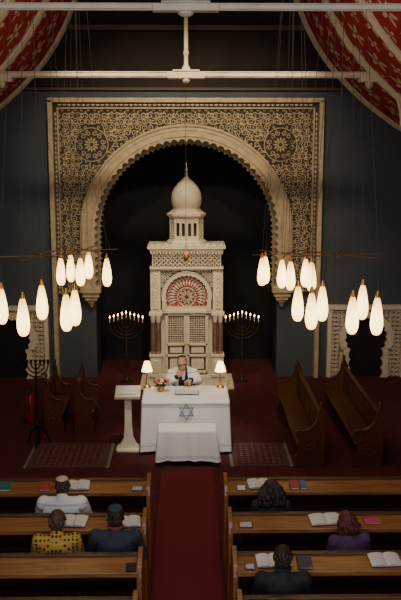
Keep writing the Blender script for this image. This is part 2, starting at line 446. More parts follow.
hq = archpts(AR, AZ, 1.50, n=110, amp=1e-6, lobes=17, leglobes=2, phi=PH)
def sc_(p, R): return [(x*R/AR, AZ+(z-AZ)*R/AR if z > AZ else z) for x, z in p]
c = MB(); c.ring(hs, sc_(hq, .465), -.01, .08); c.tube([(x, -.012, z) for x, z in sc_(hq, .465)], .012)
c.box((0,.05,2.285),(1.10,.08,.03))
for sx in (-1,1): c.box((sx*.52,.05,1.9),(.05,.08,.78))
c.obj("arch_surround", M['white'], A)
lc = MB(); yl = .065
for sx in (-1, 1):
    for i in range(9):
        for j in range(14):
            x = .47-i*.052; z = 2.245-j*.055
            if x > .1 and math.hypot(x, z-AZ) > .495 and z > 1.75: circ(sx*x, z, .022, .008, 7)
lc.obj("spandrel_ornament", M['white'], A, smooth=False)
MB().prism(archpts(.41, AZ, 1.50, n=40, phi=PH), .072, .079).obj("stained_glass_panel", M['glassred'], A, smooth=False)
lc = MB(); yl = .055; rz = 1.76
for k in range(10):
    an = k*pi/5; leaf(.03*math.cos(an), rz+.03*math.sin(an), an, .08, .018)
for k in range(10):
    an = k*pi/5+.31; circ(.13*math.cos(an), rz+.13*math.sin(an), .034, .007, 9)
lc.tube([(.18*math.cos(k*pi/14), yl, rz+.18*math.sin(k*pi/14)) for k in range(28)], .008, 4, True)
for k in range(-3, 20):
    an = k*pi/16
    if rz+.3*math.sin(an) > 1.60: leaf(.20*math.cos(an), rz+.20*math.sin(an), an, .15, .018); circ(.345*math.cos(an+.098), rz+.015+.345*math.sin(an+.098), .018, .007, 7)
lc.box((0,.055,1.545),(.78,.03,.07))
for k in range(9): lc.box((-.32+k*.08,.05,1.60),(.012,.02,.06))
lc.obj("rosette_tracery", M['white'], A, smooth=False)
c = MB(); c.box((0,.05,1.48), (1.0,.1,.06)); c.obj("transom", M['white'], A, bevel=.01)
for sx in (-1, 1):
    d = MB(); x0 = sx*.205
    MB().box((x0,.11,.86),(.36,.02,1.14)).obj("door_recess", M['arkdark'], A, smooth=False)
    for xx in (-.18, .18): d.box((x0+xx,.06,.86),(.045,.05,1.16))
    for zz in (.30,.62,.84,1.42): d.box((x0,.06,zz),(.38,.05,.045))
    for i in range(8): d.box((x0-.15+i*.043,.075,1.13),(.010,.02,.56))
    for i in range(13): d.box((x0,.075,.88+i*.043),(.34,.02,.010))
    d.box((x0,.08,.46),(.24,.03,.22)); d.box((x0,.08,.73),(.24,.03,.12))
    do = d.obj("door", M['white'], A, bevel=.004)
    MB().sph((x0-sx*.16,.02,.84),.022,10).obj("knob", M['brass'], do)
for sx in (-1, 1):
    x = sx*.59; yy = .02
    p = MB(); p.box((x,yy+.05,.42),(.22,.24,.40)); p.box((x,yy+.05,.64),(.25,.27,.05)); p.box((x,yy+.05,.25),(.26,.28,.06)); p.box((x,yy-.075,.42),(.13,.02,.26)); p.obj("pedestal", M['white'], A, bevel=.008)
    for dx in (-.05, .05):
        p = MB(); p.lathe([(.05,.665),(.05,.69),(.034,.71),(.033,1.25),(.032,1.28)], (x+dx,yy,0), 14); p.obj("column", M['marble'], A)
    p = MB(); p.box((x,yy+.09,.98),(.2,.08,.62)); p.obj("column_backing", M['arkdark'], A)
    p = MB()
    for dx in (-.05,.05): p.lathe([(.033,1.27),(.040,1.30),(.05,1.36),(.062,1.41)], (x+dx,yy,0), 12)
    p.box((x,yy+.04,1.44),(.25,.2,.06)); p.box((x,yy+.08,1.87),(.19,.14,.84)); p.box((x,yy,1.87),(.11,.03,.68)); p.obj("capital", M['white'], A, bevel=.006)
    lc = MB(); yl = yy-.02
    for k in range(8): circ(x, 1.58+k*.083, .03, .007, 8)
    lc.obj("pilaster_ornament", M['white'], A, smooth=False)
d = MB(); cc = (0,.38,0)
d.lathe([(.38,2.745),(.38,2.79),(.32,2.83)], cc, 8); d.lathe([(.31,3.22),(.37,3.28),(.37,3.32),(.30,3.35),(.30,3.37),(.27,3.38),(.27,3.40)], cc, 8)
for k in range(8):
    an = k*pi/4
    d.cyl((.30*math.cos(an), .38+.30*math.sin(an), 2.82), .022, (.30*math.cos(an), .38+.30*math.sin(an), 3.26), .022, 8)
    an = (k+.5)*pi/4; R3 = Matrix.Rotation(an+pi/2, 3, 'Z'); ce = Vector((.280*math.cos(an), .38+.280*math.sin(an), 0))
    for ox in (-.055, .055):
        ia = archpts(.033, 3.12, 2.90, n=12); oa = outer_rect(ia, 0, 3.12, .056, 3.25); t = MB().ring(ia, oa, -.012, .012)
        d.add([ce + R3 @ (Vector(v)+Vector((ox,0,0))) for v in t.v], t.f)
    t = MB().box((0,0,2.865),(.22,.024,.08)); d.add([ce + R3 @ Vector(v) for v in t.v], t.f)
d.obj("lantern", M['white'], A, smooth=False)
MB().lathe([(.245,2.8),(.245,3.25)], cc, 8).obj("lantern_core", M['backing'], A, smooth=False)
MB().lathe([(.25,3.39),(.25,3.42),(.265,3.45),(.285,3.52),(.29,3.60),(.275,3.70),(.23,3.80),(.165,3.88),(.09,3.95),(.04,4.0),(.022,4.03)], cc, 32).obj("dome", M['cream'], A)
MB().lathe([(.02,4.02),(.035,4.06),(.018,4.09),(.03,4.13),(.012,4.17),(.004,4.27)], cc, 12).obj("finial", M['cream'], A)

# ------------------------------------------------------------------ hanging eternal lamp
e = thing("hanging_lamp", (-.01, 15.2, 2.62), "small brass lamp hanging on a thin chain before the ark", "lamp")
MB().lathe([(.004,-.11),(.02,-.09),(.012,-.07),(.045,-.03),(.055,.0),(.05,.03),(.03,.05)], n=16).obj("bowl", M['brass'], e)
MB().lathe([(.022,.04),(.028,.06),(.024,.11),(.010,.12)], n=14).obj("glass", mat("red_lamp_glass", (.5,.05,.03), .3, emit=(1,.20,.06), estr=1.2), e)
s = MB()
for k in range(3): an = k*2*pi/3; s.cyl((.045*math.cos(an),.045*math.sin(an),.03), .003, (0,0,.28), .003, 5)
s.cyl((0,0,.28), .004, (0,0,4.78), .004, 6); s.obj("chain", M['bronze'], e)

# ------------------------------------------------------------------ candelabra
def candelabrum(loc):
    e = thing("candelabrum", loc, "slim bronze standing candelabrum with lit candles beside the ark", "candelabrum", "lit candelabra")
    s = MB(); s.lathe([(.13,0),(.13,.02),(.04,.05),(.014,.09),(.012,.5),(.022,.53),(.012,.56),(.012,1.18)], n=12)
    xs = [-.32,-.24,-.16,-.08,0,.08,.16,.24,.32]
    for x in xs:
        if abs(x) > .01:
            s.tube([(x*math.sin(t*pi/16), 0, 1.16-abs(x)*.9*math.cos(t*pi/16)) for t in range(9)], .006, 6)
        s.lathe([(.008,1.14),(.020,1.17),(.020,1.185+.10-abs(x)*.3)], (x,0,0), 8)
    s.obj("stand", M['bronze'], e)
    for x in xs:
        dz = .10-abs(x)*.3
        c = MB(); c.cyl((x,0,1.185+dz), .009, (x,0,1.265+dz), .009, 8); co = c.obj("candle", M['wax'], e)
        f = MB(); f.lathe([(.003,1.268),(.0105,1.28),(.010,1.295),(.002,1.32)], (x,0,dz), 8); f.obj("flame", M['flame'], co)
    return e
ca = candelabrum((-1.18, 16.45, 0)); cb = copy_thing(ca, (1.08, 16.45, 0))

e = thing("floor_menorah", (-2.3, 12.75, 0), "tall black wrought iron seven-branched floor menorah, unlit", "menorah")
s = MB(); s.lathe([(.03,.02),(.03,.3),(.045,.34),(.02,.4),(.014,1.35)], n=10)
for k in range(3): 
    an = k*2*pi/3+.5; s.tube([(0,0,.3),(.12*math.cos(an),.12*math.sin(an),.22),(.2*math.cos(an),.2*math.sin(an),.02)], .014)
for R in (.07,.13,.19):
    s.tube([(R*math.cos(pi+pi*t/16), 0, 1.3+R*1.1*math.sin(pi+pi*t/16)) for t in range(17)], .010)
s.obj("frame", M['iron'], e)
for x in (-.19,-.13,-.07,0,.07,.13,.19): MB().lathe([(.01,1.28),(.022,1.33),(.022,1.36)], (x,0,0), 8).obj("candle_cup", M['iron'], e)

e = thing("fire_extinguisher", (-2.62, 13.9, 0), "red fire extinguisher with black hose standing on the carpet", "fire extinguisher")
MB().lathe([(.07,0),(.08,.02),(.08,.42),(.05,.48),(.02,.5)], n=16).obj("cylinder_body", M['extred'], e)
s = MB(); s.box((0,-.02,.52),(.03,.1,.04)); s.tube([(0,-.06,.52),(0,-.12,.4),(0,-.1,.2)], .01); s.obj("hose", M['black'], e)

# ------------------------------------------------------------------ choir stalls
def stall(loc, L, side, label, zs=.78, xs_=.82):
    e = thing("choir_stall", loc, label, "bench", "choir stalls")
    f = side; e.scale = (xs_, 1, zs)
    st = MB(); st.box((-f*.02, L/2, .43), (.42, L-.06, .045)); st.obj("seat", M['stall'], e, bevel=.01)
    bk = MB(); bk.box((f*.21, L/2, .52), (.035, L-.06, .86)); bk.box((f*.20, L/2, .97), (.08, L-.06, .05))
    n = int(L/.5)
    for i in range(n): bk.box((f*.185, (i+.5)*L/n, .68), (.02, L/n-.12, .36))
    bk.obj("backrest", M['stall'], e, bevel=.008)
    MB().box((-f*.10, L/2, .22), (.03, L-.06, .38)).obj("front_board", M['wood2'], e)
    pr = [(.25,0),(.26,.9),(.25,1.02),(.21,1.10),(.185,1.17),(.16,1.10),(.13,1.03),(.12,.92),(.07,.82),(-.02,.74),(-.12,.71),(-.2,.72),(-.25,.68),(-.25,.6),(-.2,.54),(-.19,.3),(-.25,.2),(-.25,0)]
    for y in (0, L-.06):
        p = MB(); p.prism([(f*x, z) for x, z in pr], y, y+.06)
        p.tube([(f*x, y-.005, z) for x, z in pr[1:14]], .018, 6)
        p.sph((f*.185, y+.03, 1.19), (.035,.035,.055), 10)
        for k in range(5): 
            an = k*2*pi/5; p.sph((f*.02+.06*math.cos(an), y-.005, .38+.06*math.sin(an)), (.025,.012,.025), 8)
        p.obj("bench_end", M['stall'], e, bevel=.006)
    return e
stall((1.76, 11.75, 0), 2.7, 1, "long dark oak choir stall with carved ends beside the rug")
stall((2.60, 11.75, 0), 2.9, 1, "long dark oak choir stall with carved ends near the wall")
stall((-1.64, 13.25, 0), .9, -1, "short dark oak choir stall with carved ends beside the lectern", .82, .62)
stall((-2.12, 13.25, 0), 1.0, -1, "short dark oak choir stall with carved ends behind another stall", .82, .62)

# ------------------------------------------------------------------ carpets
o = MB().box((0, 7.9, .006), (.74, 7.4, .012)).obj("carpet_runner", M['runner'], smooth=False); tag(o, "deep red carpet runner along the aisle between pews", "carpet")
def rug(x, y, w, d, lab):
    e = thing("rug", (x, y, 0), lab, "rug", "patterned rugs")
    MB().box((0,0,.006), (w, d, .010)).obj("border", M['rugb'], e); MB().box((0,0,.010), (w-.16, d-.16, .008)).obj("field", M['rug'], e)
    for sx in (-1, 1): MB().box((sx*(w/2+.02),0,.004), (.05,d,.006)).obj("fringe", mat("fringe_wool", (.25,.22,.18), .9, var=.5, vscale=40, stretch=(0,1,1)), e)
    return e
rug(-1.74, 12.3, 1.15, 1.05, "dark red patterned oriental rug beside the lectern")
rug(1.08, 12.3, .82, 1.0, "dark red patterned oriental rug beside the reading table")

# ------------------------------------------------------------------ tables
def cloth_mesh(w, d, h, zb, amp, folds, seed=1, N=240):
    rnd = random.Random(seed); ph = [rnd.random()*6 for _ in range(4)]
    per = []
    P = 2*(w+d)
    for i in range(N):
        s_ = P*i/N
        if s_ < w: x, y, nx, ny = -w/2+s_, -d/2, 0, -1
        elif s_ < w+d: x, y, nx, ny = w/2, -d/2+(s_-w), 1, 0
        elif s_ < 2*w+d: x, y, nx, ny = w/2-(s_-w-d), d/2, 0, 1
        else: x, y, nx, ny = -w/2, d/2-(s_-2*w-d), -1, 0
        cd = min(abs(abs(x)-w/2)+abs(abs(y)-d/2), .15)/.15
        per.append((x, y, nx, ny, s_, cd))
    vs = [(0,0,h)]; fs = []; K = 14
    vs += [(x*.97, y*.96, h) for x, y, *_ in per]
    for k in range(K+1):
        t = k/K; z = h-.006-(h-zb)*t
        for x, y, nx, ny, s_, cd in per:
            wv = amp*t*(.6*math.sin(s_*folds+ph[0])+.4*math.sin(s_*folds*1.7+ph[1]))
            fl = .012+.01*t+wv+(1-cd)*.04*t
            vs.append((x+nx*fl+(math.copysign((1-cd)*.035*t, x) if nx == 0 else 0), y+ny*fl+(math.copysign((1-cd)*.035*t, y) if ny == 0 else 0), z+.01*math.sin(s_*3+ph[2])*t))
    for i in range(N): fs.append((0, 1+i, 1+(i+1)%N))
    for k in range(K+1):
        for i in range(N):
            a0 = 1+k*N; fs.append((a0+i, a0+N+i, a0+N+(i+1)%N, a0+(i+1)%N))
    m = MB(); m.add(vs, fs); return m
YT = 12.3
T = thing("reading_table", (-.02, YT+.42, 0), "reading table under a long white cloth embroidered with a star", "table")
cloth_mesh(1.28, .80, .84, .06, .024, 18, 3).obj("tablecloth", M['cloth'], T, angle=80)
for sx in (-1, 1):
    for sy in (-1, 1): MB().box((sx*.58, sy*.33, .41), (.06,.06,.82)).obj("leg", M['wood2'], T)
def starpts(cx, cz, R, up): return [(cx+R*math.sin(k*2*pi/3+(0 if up else pi)), cz+R*math.cos(k*2*pi/3+(0 if up else pi))) for k in range(3)]
s = MB()
for up in (0, 1):
    to = starpts(.01, .675, .135, up); ti = starpts(.01, .675, .100, up)
    for k in range(3):
        q = [to[k], to[(k+1)%3], ti[(k+1)%3], ti[k]]; s.prism(q, -.447-.0015*up, -.444-.0015*up)
s.obj("star_emblem", M['star'], T, smooth=False)
s = MB(); s.box((0,-.423,.79), (1.28,.006,.012)); s.box((0,-.425,.765), (1.28,.006,.006)); s.obj("silver_braid", M['silver'], T)
T2 = thing("side_table", (.0, 11.98, 0), "low small table draped in white in front of the reading table", "table")
cloth_mesh(.82, .34, .545, .09, .022, 24, 8).obj("tablecloth", M['cloth'], T2, angle=80)
for sx in (-1, 1):
    for sy in (-1, 1): MB().cyl((sx*.37, sy*.13, 0), .018, (sx*.36, sy*.12, .53), .022).obj("leg", M['wood2'], T2)
def tlamp(loc, lab):
    e = thing("table_lamp", loc, lab, "lamp", "brass table lamps"); e.scale = (1.1,1.1,1.15)
    MB().lathe([(.055,0),(.055,.012),(.03,.03),(.014,.045),(.026,.075),(.014,.105),(.013,.24),(.018,.25),(.008,.27)], n=16).obj("base", M['brass'], e)
    MB().lathe([(.076,.225),(.078,.23),(.038,.36),(.036,.36)], n=24).obj("lamp_shade", M['shade'], e)
    return e
l1 = tlamp((-.62, YT+.72, .846), "brass table lamp with glowing cream conical shade on white cloth"); l2 = copy_thing(l1, (.52, YT+.70, .846))
e = thing("flower_arrangement", (-.40, YT+.50, .846), "small arrangement of greenery with pink and cream flowers", "flowers")
MB().lathe([(.04,0),(.06,.03),(.05,.07),(.055,.09)], n=14).obj("vase", M['brass'], e)
s = MB()
for i in range(46):
    a_ = random.random()*2*pi; r = .05+random.random()*.10; h = .08+random.random()*.14
    p = Vector((r*math.cos(a_), r*math.sin(a_)*.7, h)); s.tube([(0,0,.05), p*.6+Vector((0,0,.03)), p], [.004,.014,.003], 4)
s.obj("foliage", M['leaf'], e)
for nm, k in (("blossom", 'petal'), ("blossom", 'petaly')):
    s = MB()
    for i in range(9):
        a_ = random.random()*2*pi; r = random.random()*.12; c0 = Vector((r*math.cos(a_), r*math.sin(a_)*.6-.03, .13+random.random()*.09))
        for q in range(5): s.sph(c0+Vector((.017*math.cos(q*1.257), .017*math.sin(q*1.257), 0)), (.015,.015,.012), 8)
    s.obj(nm, M[k], e)

e = thing("lectern", (-.89, 12.55, 0), "white painted lectern with slender pedestal and sloped top", "lectern")
MB().prism([(-.20,0),(.20,0),(.18,.05),(.12,.09),(.07,.2),(.055,.4),(.05,.85),(-.05,.85),(-.055,.4),(-.07,.2),(-.12,.09),(-.18,.05)], -.06, .06).obj("pedestal", M['white'], e, bevel=.01)
MB().box((0,0,.02),(.34,.30,.04)).obj("foot", M['white'], e, bevel=.01)
MB().box((0,0,.90),(.38,.32,.035),(.35,0,0)).box((0,-.15,.86),(.38,.02,.05),(.35,0,0)).obj("desk", M['white'], e, bevel=.006)
MB().box((0,0,.93),(.26,.2,.02),(.35,0,0)).obj("book_sheet", M['page'], e)

# ------------------------------------------------------------------ chandeliers
def chandelier(hub, lamps, lab, zb=3.36):
    hx, hy = hub
    e = thing("chandelier", (hx, hy, zb), lab, "chandelier", "pendant chandeliers")
    MB().lathe([(.012,-.025),(.022,-.012),(.022,.015),(.010,.03)], n=14).obj("hub", M['arm'], e)
    for k in range(3):
        an = k*pi/3+.25; L = .54
        MB().box((0,0,.0+.004*k), (2*L,.011,.010), (0,0,an)).obj("arm", M['arm'], e)
    w = MB(); w.cyl((0,0,.03), .004, (0,0,7.4-zb), .004, 6)
    for k in range(3):
        an = k*2*pi/3+.25; w.cyl((.42*math.cos(an), .42*math.sin(an), .0), .003, (0,0,1.7), .003, 5)
    w.obj("suspension_wire", M['cord'], e)
    gm = M['glow'] if zb > 3.2 else M['glow2']
    for x, y in lamps:
        lx, ly = x-hx, y-hy; zc = 2.77-zb
        g = MB(); g.lathe([(.020,.20),(.026,.19),(.033,.165),(.041,.13),(.048,.09),(.056,.045),(.062,0),(.066,-.04),(.068,-.075),(.067,-.105),(.063,-.135),(.056,-.16),(.046,-.183),(.034,-.197),(.018,-.205),(.004,-.207)], (lx,ly,zc), 32)
        go = g.obj("pendant_shade", gm, e, angle=90)
        MB().lathe([(.012,.27),(.016,.26),(.024,.235),(.024,.198)], (lx,ly,zc), 12).obj("cap", M['brass'], go)
        c = MB(); c.cyl((lx,ly,zc+.26), .0035, (lx,ly,.0), .0035, 5); c.cyl((lx,ly,.0), .003, (lx*.25,ly*.25,7.4-zb), .003, 5); c.obj("cord", M['cord'], go)
    return e
chandelier((-1.60, 9.4), [(-2.08,9.55),(-1.72,8.9),(-1.67,9.8),(-1.30,9.15),(-1.245,9.45)], "chandelier with five glowing opal pendant shades above the pews")
chandelier((-1.54, 12.6), [(-1.82,12.37),(-1.72,12.7),(-1.53,12.3),(-1.49,13.0),(-1.145,12.26)], "chandelier with five glowing opal shades near the reading table", 3.05)
chandelier((1.66, 9.4), [(1.27,9.66),(1.36,9.2),(1.55,9.66),(1.76,8.95),(2.03,9.75),(2.01,8.9)], "chandelier with six glowing opal pendant shades above the pews")
chandelier((1.45, 12.1), [(1.09,12.3),(1.15,12.45),(1.35,12.06),(1.45,11.87),(1.70,12.16),(1.73,11.78)], "chandelier with six glowing opal shades near the reading table", 3.05)

# ------------------------------------------------------------------ pews
rows = [9.04, 8.11, 7.25, 6.47]
def pew(loc):
    L = 3.8; e = thing("pew", loc, "dark varnished wooden pew with sloping book ledge", "pew", "congregation pews")
    b = MB(); b.box((0,0,.50), (L-.08,.035,.78)); b.box((0,.0,.905), (L-.06,.06,.035))
    for i in range(7): b.box((-L/2+(i+.5)*L/7, -.025, .48), (L/7-.12,.02,.46))
    b.obj("backrest", M['wood2'], e, bevel=.006)
    MB().box((0,-.155,.872), (L-.08,.27,.025), (.13,0,0)).box((0,-.29,.862), (L-.08,.018,.045)).obj("book_ledge", M['wood'], e, bevel=.005)
    MB().box((0,-.07,.60), (L-.08,.12,.02)).obj("lower_shelf", M['wood2'], e)
    MB().box((0,.22,.42), (L-.08,.40,.04)).box((0,.38,.2), (L-.08,.025,.40)).obj("seat", M['wood'], e, bevel=.008)
    pr = [(-.30,0),(-.32,.5),(-.30,.84),(-.24,.93),(-.1,.97),(.02,.98),(.08,.93),(.12,.78),(.22,.66),(.36,.62),(.42,.57),(.42,.5),(.38,.45),(.40,0)]
    for sx in (-1, 1):
        p = MB(); p.prism(pr, sx*(L/2-.04)-.022, sx*(L/2-.04)+.022, 'yz'); p.obj("bench_end", M['wood'], e, bevel=.006)
    return e
p0 = pew((2.28, rows[0], 0))
for i, y in enumerate(rows):
    if i: copy_thing(p0, (2.28, y, 0))
    copy_thing(p0, (-2.28, y, 0))

# ------------------------------------------------------------------ books
def ledge_z(dy): return .872+.0125+math.tan(.13)*(dy+.155)+.002
def open_book(x, row_, dy=-.15, yaw=0, w=.29, d=.19, lab="open prayer book with white pages on the pew ledge"):
    e = thing("open_book", (x, rows[row_]+dy, ledge_z(dy)), lab, "book", "open prayer books", rot=(.13, 0, yaw))
    MB().box((-w/4,0,.003),(w/2-.002,d+.01,.005)).box((w/4,0,.003),(w/2-.002,d+.01,.005)).obj("cover", M['navy'], e)
    for sx in (-1, 1):
        pr = [(0,.006),(sx*w*.49,.006),(sx*w*.49,.012),(sx*w*.35,.024),(sx*w*.15,.028),(sx*.01,.020),(0,.012)]
        MB().prism(pr, -d/2, d/2).obj("pages", M['page'], e)
    return e
def closed_book(x, row_, m, dy=-.15, yaw=0, w=.13, d=.18, h=.025, name="closed_book", lab="closed prayer book lying on the pew ledge", cat="book"):
    e = thing(name, (x, rows[row_]+dy, ledge_z(dy)), lab, cat, None, rot=(.13, 0, yaw))
    b = MB(); b.box((0,0,.002),(w,d,.004)); b.box((0,0,h-.002),(w,d,.004)); b.box((-w/2+.002,0,h/2),(.004,d,h)); b.obj("cover", m, e, bevel=.001)
    MB().box((.002,0,h/2),(w-.012,d-.01,h-.009)).obj("pages", M['page'], e); return e
def card(x, row_, m, dy=-.2, w=.09, d=.13, yaw=0, name="phone", lab="black smartphone lying on the pew ledge", cat="phone"):
    e = thing(name, (x, rows[row_]+dy, ledge_z(dy)), lab, cat, rot=(.13, 0, yaw))
    MB().box((0,0,.004),(w,d,.008)).obj("case", M['black'] if m is not M['black'] else M['iron'], e, bevel=.002)
    MB().box((0,0,.0085),(w-.015,d-.02,.002)).obj("screen", m, e); return e
S = [90.3, 99.9, 110.8, 122.7]
def PX(px, r): return (px-186)/S[r]
open_book(PX(77,0),0, -.13, .05); closed_book(PX(47,0),0,M['redc'],lab="closed red book on the pew ledge"); closed_book(PX(4,0),0,M['greenc'],w=.2,lab="closed green folder on the pew ledge")
card(PX(137,0),0,M['screen'],lab="small phone showing a bright picture on the pew ledge",w=.12,d=.1)
open_book(PX(74,1),1,-.12,-.1,.27); open_book(PX(128,1),1,-.14,.1,.24)
card(PX(131,2),2,M['black'])
card(PX(239,0),0,M['page'],w=.1,d=.12,name="prayer_card",lab="small white card on the pew ledge",cat="card"); open_book(PX(257,0),0,-.12,.08,.25)
closed_book(PX(291,0),0,M['redc'],w=.09,lab="small red book on the pew ledge"); closed_book(PX(300,0),0,M['bluec'],w=.07,lab="small blue book on the pew ledge")
card(PX(243,1),1,M['screen'],w=.13,d=.11,lab="phone showing a bright picture on the pew ledge"); open_book(PX(323,1),1,-.12,.1,.33)
closed_book(PX(368,1),1,M['pink'],w=.16,d=.1,h=.015,lab="pink booklet on the pew ledge")
open_book(PX(267,2),2,-.12,.06,.24); closed_book(PX(301,2),2,M['navy'],lab="closed navy prayer book on the pew ledge"); open_book(PX(381,2),2,-.12,.05,.28)
card(PX(247,2),2,M['screen'],w=.09,d=.09,lab="small phone with lit picture on the pew ledge")
closed_book(PX(256,3),3,M['redc'],w=.16,lab="closed dark red book on the pew ledge"); closed_book(PX(283,3),3,M['navy'],w=.14,lab="closed navy book on the pew ledge")

e = thing("open_book", (.0, YT+.40, .848), "large open prayer book on the white tablecloth", "book", "open prayer books")
MB().box((0,0,.004),(.36,.22,.006)).obj("cover", M['navy'], e)
for sx in (-1, 1): MB().prism([(0,.008),(sx*.17,.008),(sx*.17,.014),(sx*.12,.024),(sx*.05,.028),(0,.018)], -.10, .10).obj("pages", M['page'], e)

# ------------------------------------------------------------------ people
def remesh(mb, voxel, iters, name, m, parent):
    me = bpy.data.meshes.new("t"); me.from_pydata(mb.v, [], mb.f)
    o = bpy.data.objects.new("t", me); C.objects.link(o)
    r = o.modifiers.new("r", 'REMESH'); r.mode = 'VOXEL'; r.voxel_size = voxel; r.use_smooth_shade = True
    s_ = o.modifiers.new("s", 'SMOOTH'); s_.factor = .5; s_.iterations = iters
    dg = bpy.context.evaluated_depsgraph_get(); nm = bpy.data.meshes.new_from_object(o.evaluated_get(dg))
    bpy.data.objects.remove(o); nm.name = name; nm.materials.clear(); nm.materials.append(m)
    nm.polygons.foreach_set("use_smooth", [True]*len(nm.polygons))
    n = bpy.data.objects.new(name, nm); C.objects.link(n)
    if parent: n.parent = parent
    return n
def cap(mb, p1, r1, p2, r2, n=12): mb.cyl(p1, r1, p2, r2, n); mb.sph(p1, r1*.99, n); mb.sph(p2, r2*.99, n)
def hand(mb, W, d, n, side, g=0.0, curl=.35):
    W = Vector(W); d = Vector(d).normalized(); n = (Vector(n)-d*Vector(n).dot(d)).normalized(); s_ = d.cross(n)*side
    for i in range(4):
        o = (i-1.5); base = W+d*.085+s_*(o*-.023); dd = (d+s_*(-o*.07)).normalized()
        cap(mb, W+s_*(o*-.012), .014, base, .0115, 8)
        L = (.042,.047,.044,.034)[i]; p = base
        for k in range(3):
            a_ = curl*(k+.5); q = dd*math.cos(a_)-n*math.sin(a_); p2 = p+q*L*(1,.62,.5)[k]
            cap(mb, p, .0088-.0007*k+g, p2, .0082-.0007*k+g, 8); p = p2
    p = W+d*.025+s_*.025; q = (d*.6+s_*.75-n*.25).normalized(); p2 = p+q*.045; cap(mb, p, .014, p2, .0105, 8)
    q = (d*.9+s_*.35-n*.3).normalized(); cap(mb, p2, .0105, p2+q*.035, .0085, 8)

def person(loc, rotz, label, top, bottom, hair, hairstyle="short", lean=.10, sw=.17, headrot=(0,0,0), arms='lap', scale=1.0, kippah=None, shawl=None, beard=None, glasses=False, voxel=.007):
    e = thing("person", loc, label, "person", None, rotz); e.scale = (scale,)*3
    hip = Vector((0,0,.50)); ln = lambda z: Vector((0, lean*(z-.5)/.5, z))
    neck = ln(1.0); hc = ln(1.0)+Vector((0,.03,.115))
    HR = Euler(headrot).to_matrix(); nb_ = neck+Vector((0,0,.04))
    hp = lambda v: nb_+HR @ (hc+Vector(v)-nb_)
    hds = {}
    if arms == 'lap':
        J = {sx: [ln(.95)+Vector((sx*(sw+.02),0,0)), Vector((sx*(sw+.07),.10+lean*.3,.68)), Vector((sx*.10,.28,.64))] for sx in (-1,1)}; hd = Vector((-.2,.9,-.15)); hn = Vector((0,.2,1))
    elif arms == 'hold':
        J = {sx: [ln(.95)+Vector((sx*(sw+.02),0,0)), Vector((sx*(sw+.08),.14+lean*.3,.72)), Vector((sx*.12,.30,.76))] for sx in (-1,1)}; hd = Vector((-.3,.7,.3)); hn = Vector((0,-.2,1))
    else:
        J = {sx: [ln(.95)+Vector((sx*(sw+.02),0,0)), Vector((sx*(sw+.05),.19+lean*.4,.84)), Vector((sx*.08,.40,.905))] for sx in (-1,1)}; hd = Vector((-.35,.9,.0)); hn = Vector((.0,.0,1))
        J[1][2] = Vector((.11,.32,.95)); hds[1] = (Vector((-.45,.35,.6)), Vector((.4,.6,-.1)))
    b = MB()
    b.sph(hip, (.16,.13,.11)); b.sph(ln(.64), (.145,.11,.14)); b.sph(ln(.82), (.155,.11,.17)); cap(b, ln(.94)-Vector((sw-.02,0,0)), .05, ln(.94)+Vector((sw-.02,0,0)), .05)
    cap(b, ln(.96), .06, hc-Vector((0,.02,.06)), .05)
    b.sph(hp((0,-.008,.02)), (.074,.092,.092), 18, HR); b.sph(hp((0,.022,-.035)), (.060,.068,.072), 16, HR); b.sph(hp((0,.05,-.078)), (.032,.03,.022), 12, HR)
    cap(b, hp((0,.083,.012)), .009, hp((0,.104,-.022)), .014, 10); 
    for sx in (-1,1):
        b.sph(hp((sx*.076,-.005,-.008)), (.010,.022,.031), 10, HR); cap(b, hp((sx*.014,.084,.026)), .009, hp((sx*.045,.072,.028)), .008, 8); b.sph(hp((sx*.036,.068,-.022)), (.02,.018,.018), 8, HR)
        sh, el, wr = J[sx]; cap(b, sh, .048, el, .038); cap(b, el, .038, wr, .026)
        d_ = Vector((hd.x*sx, hd.y, hd.z)); n_h = hn
        if sx in hds: d_, n_h = hds[sx]
        hand(b, wr, d_, n_h, sx*-1)
        cap(b, (sx*.09,0,.50), .085, (sx*.115,.42,.50), .058); cap(b, (sx*.115,.42,.50), .058, (sx*.115,.43,.10), .036); cap(b, (sx*.115,.42,.05), .036, (sx*.12,.56,.035), .03)
    remesh(b, voxel, 3, "body", M['skin'], e)
    c = MB()
    c.sph(hip+Vector((0,0,.04)), (.18,.15,.12)); c.sph(ln(.64), (.165,.13,.16)); c.sph(ln(.82), (.18,.128,.17)); cap(c, ln(.935)-Vector((sw-.01,0,0)), .067, ln(.935)+Vector((sw-.01,0,0)), .067); cap(c, ln(.95), .075, ln(1.02), .062)
    for sx in (-1,1):
        sh, el, wr = J[sx]; cap(c, sh, .066, el, .054); cap(c, el, .054, wr+(el-wr)*.06, .040)
    remesh(c, .010, 4, "jacket" if top.get('kind') == 'jacket' else "top", top['m'], e)
    if top.get('kind') == 'jacket':
        cl = MB(); cl.tube([ln(1.02)+Vector((.068*math.cos(t*pi/8), .012+.066*math.sin(t*pi/8), .012-.03*max(0,math.sin(t*pi/8)))) for t in range(16)], .014, 6, True); cl.obj("collar", top.get('collar', top['m']), e)
    q = MB(); q.sph(hip, (.178,.148,.115))
    for sx in (-1,1): cap(q, (sx*.09,0,.50), .098, (sx*.115,.42,.50), .072); cap(q, (sx*.115,.42,.50), .072, (sx*.115,.43,.13), .058)
    remesh(q, .011, 3, "trousers", bottom, e)
    for sx in (-1,1):
        f = MB(); cap(f, (sx*.115,.40,.05), .045, (sx*.12,.57,.04), .037); f.box((sx*.117,.48,.01),(.085,.25,.02)); remesh(f, .009, 2, "shoe", M['black'], e)
    for sx in (-1,1):
        MB().sph(hp((sx*.030,.078,.008)), (.011,.008,.007), 10, HR).obj("eye", M['eye'], e)
    MB().sph(hp((0,.086,-.052)), (.022,.008,.006), 10, HR).obj("mouth", M['lips'], e)
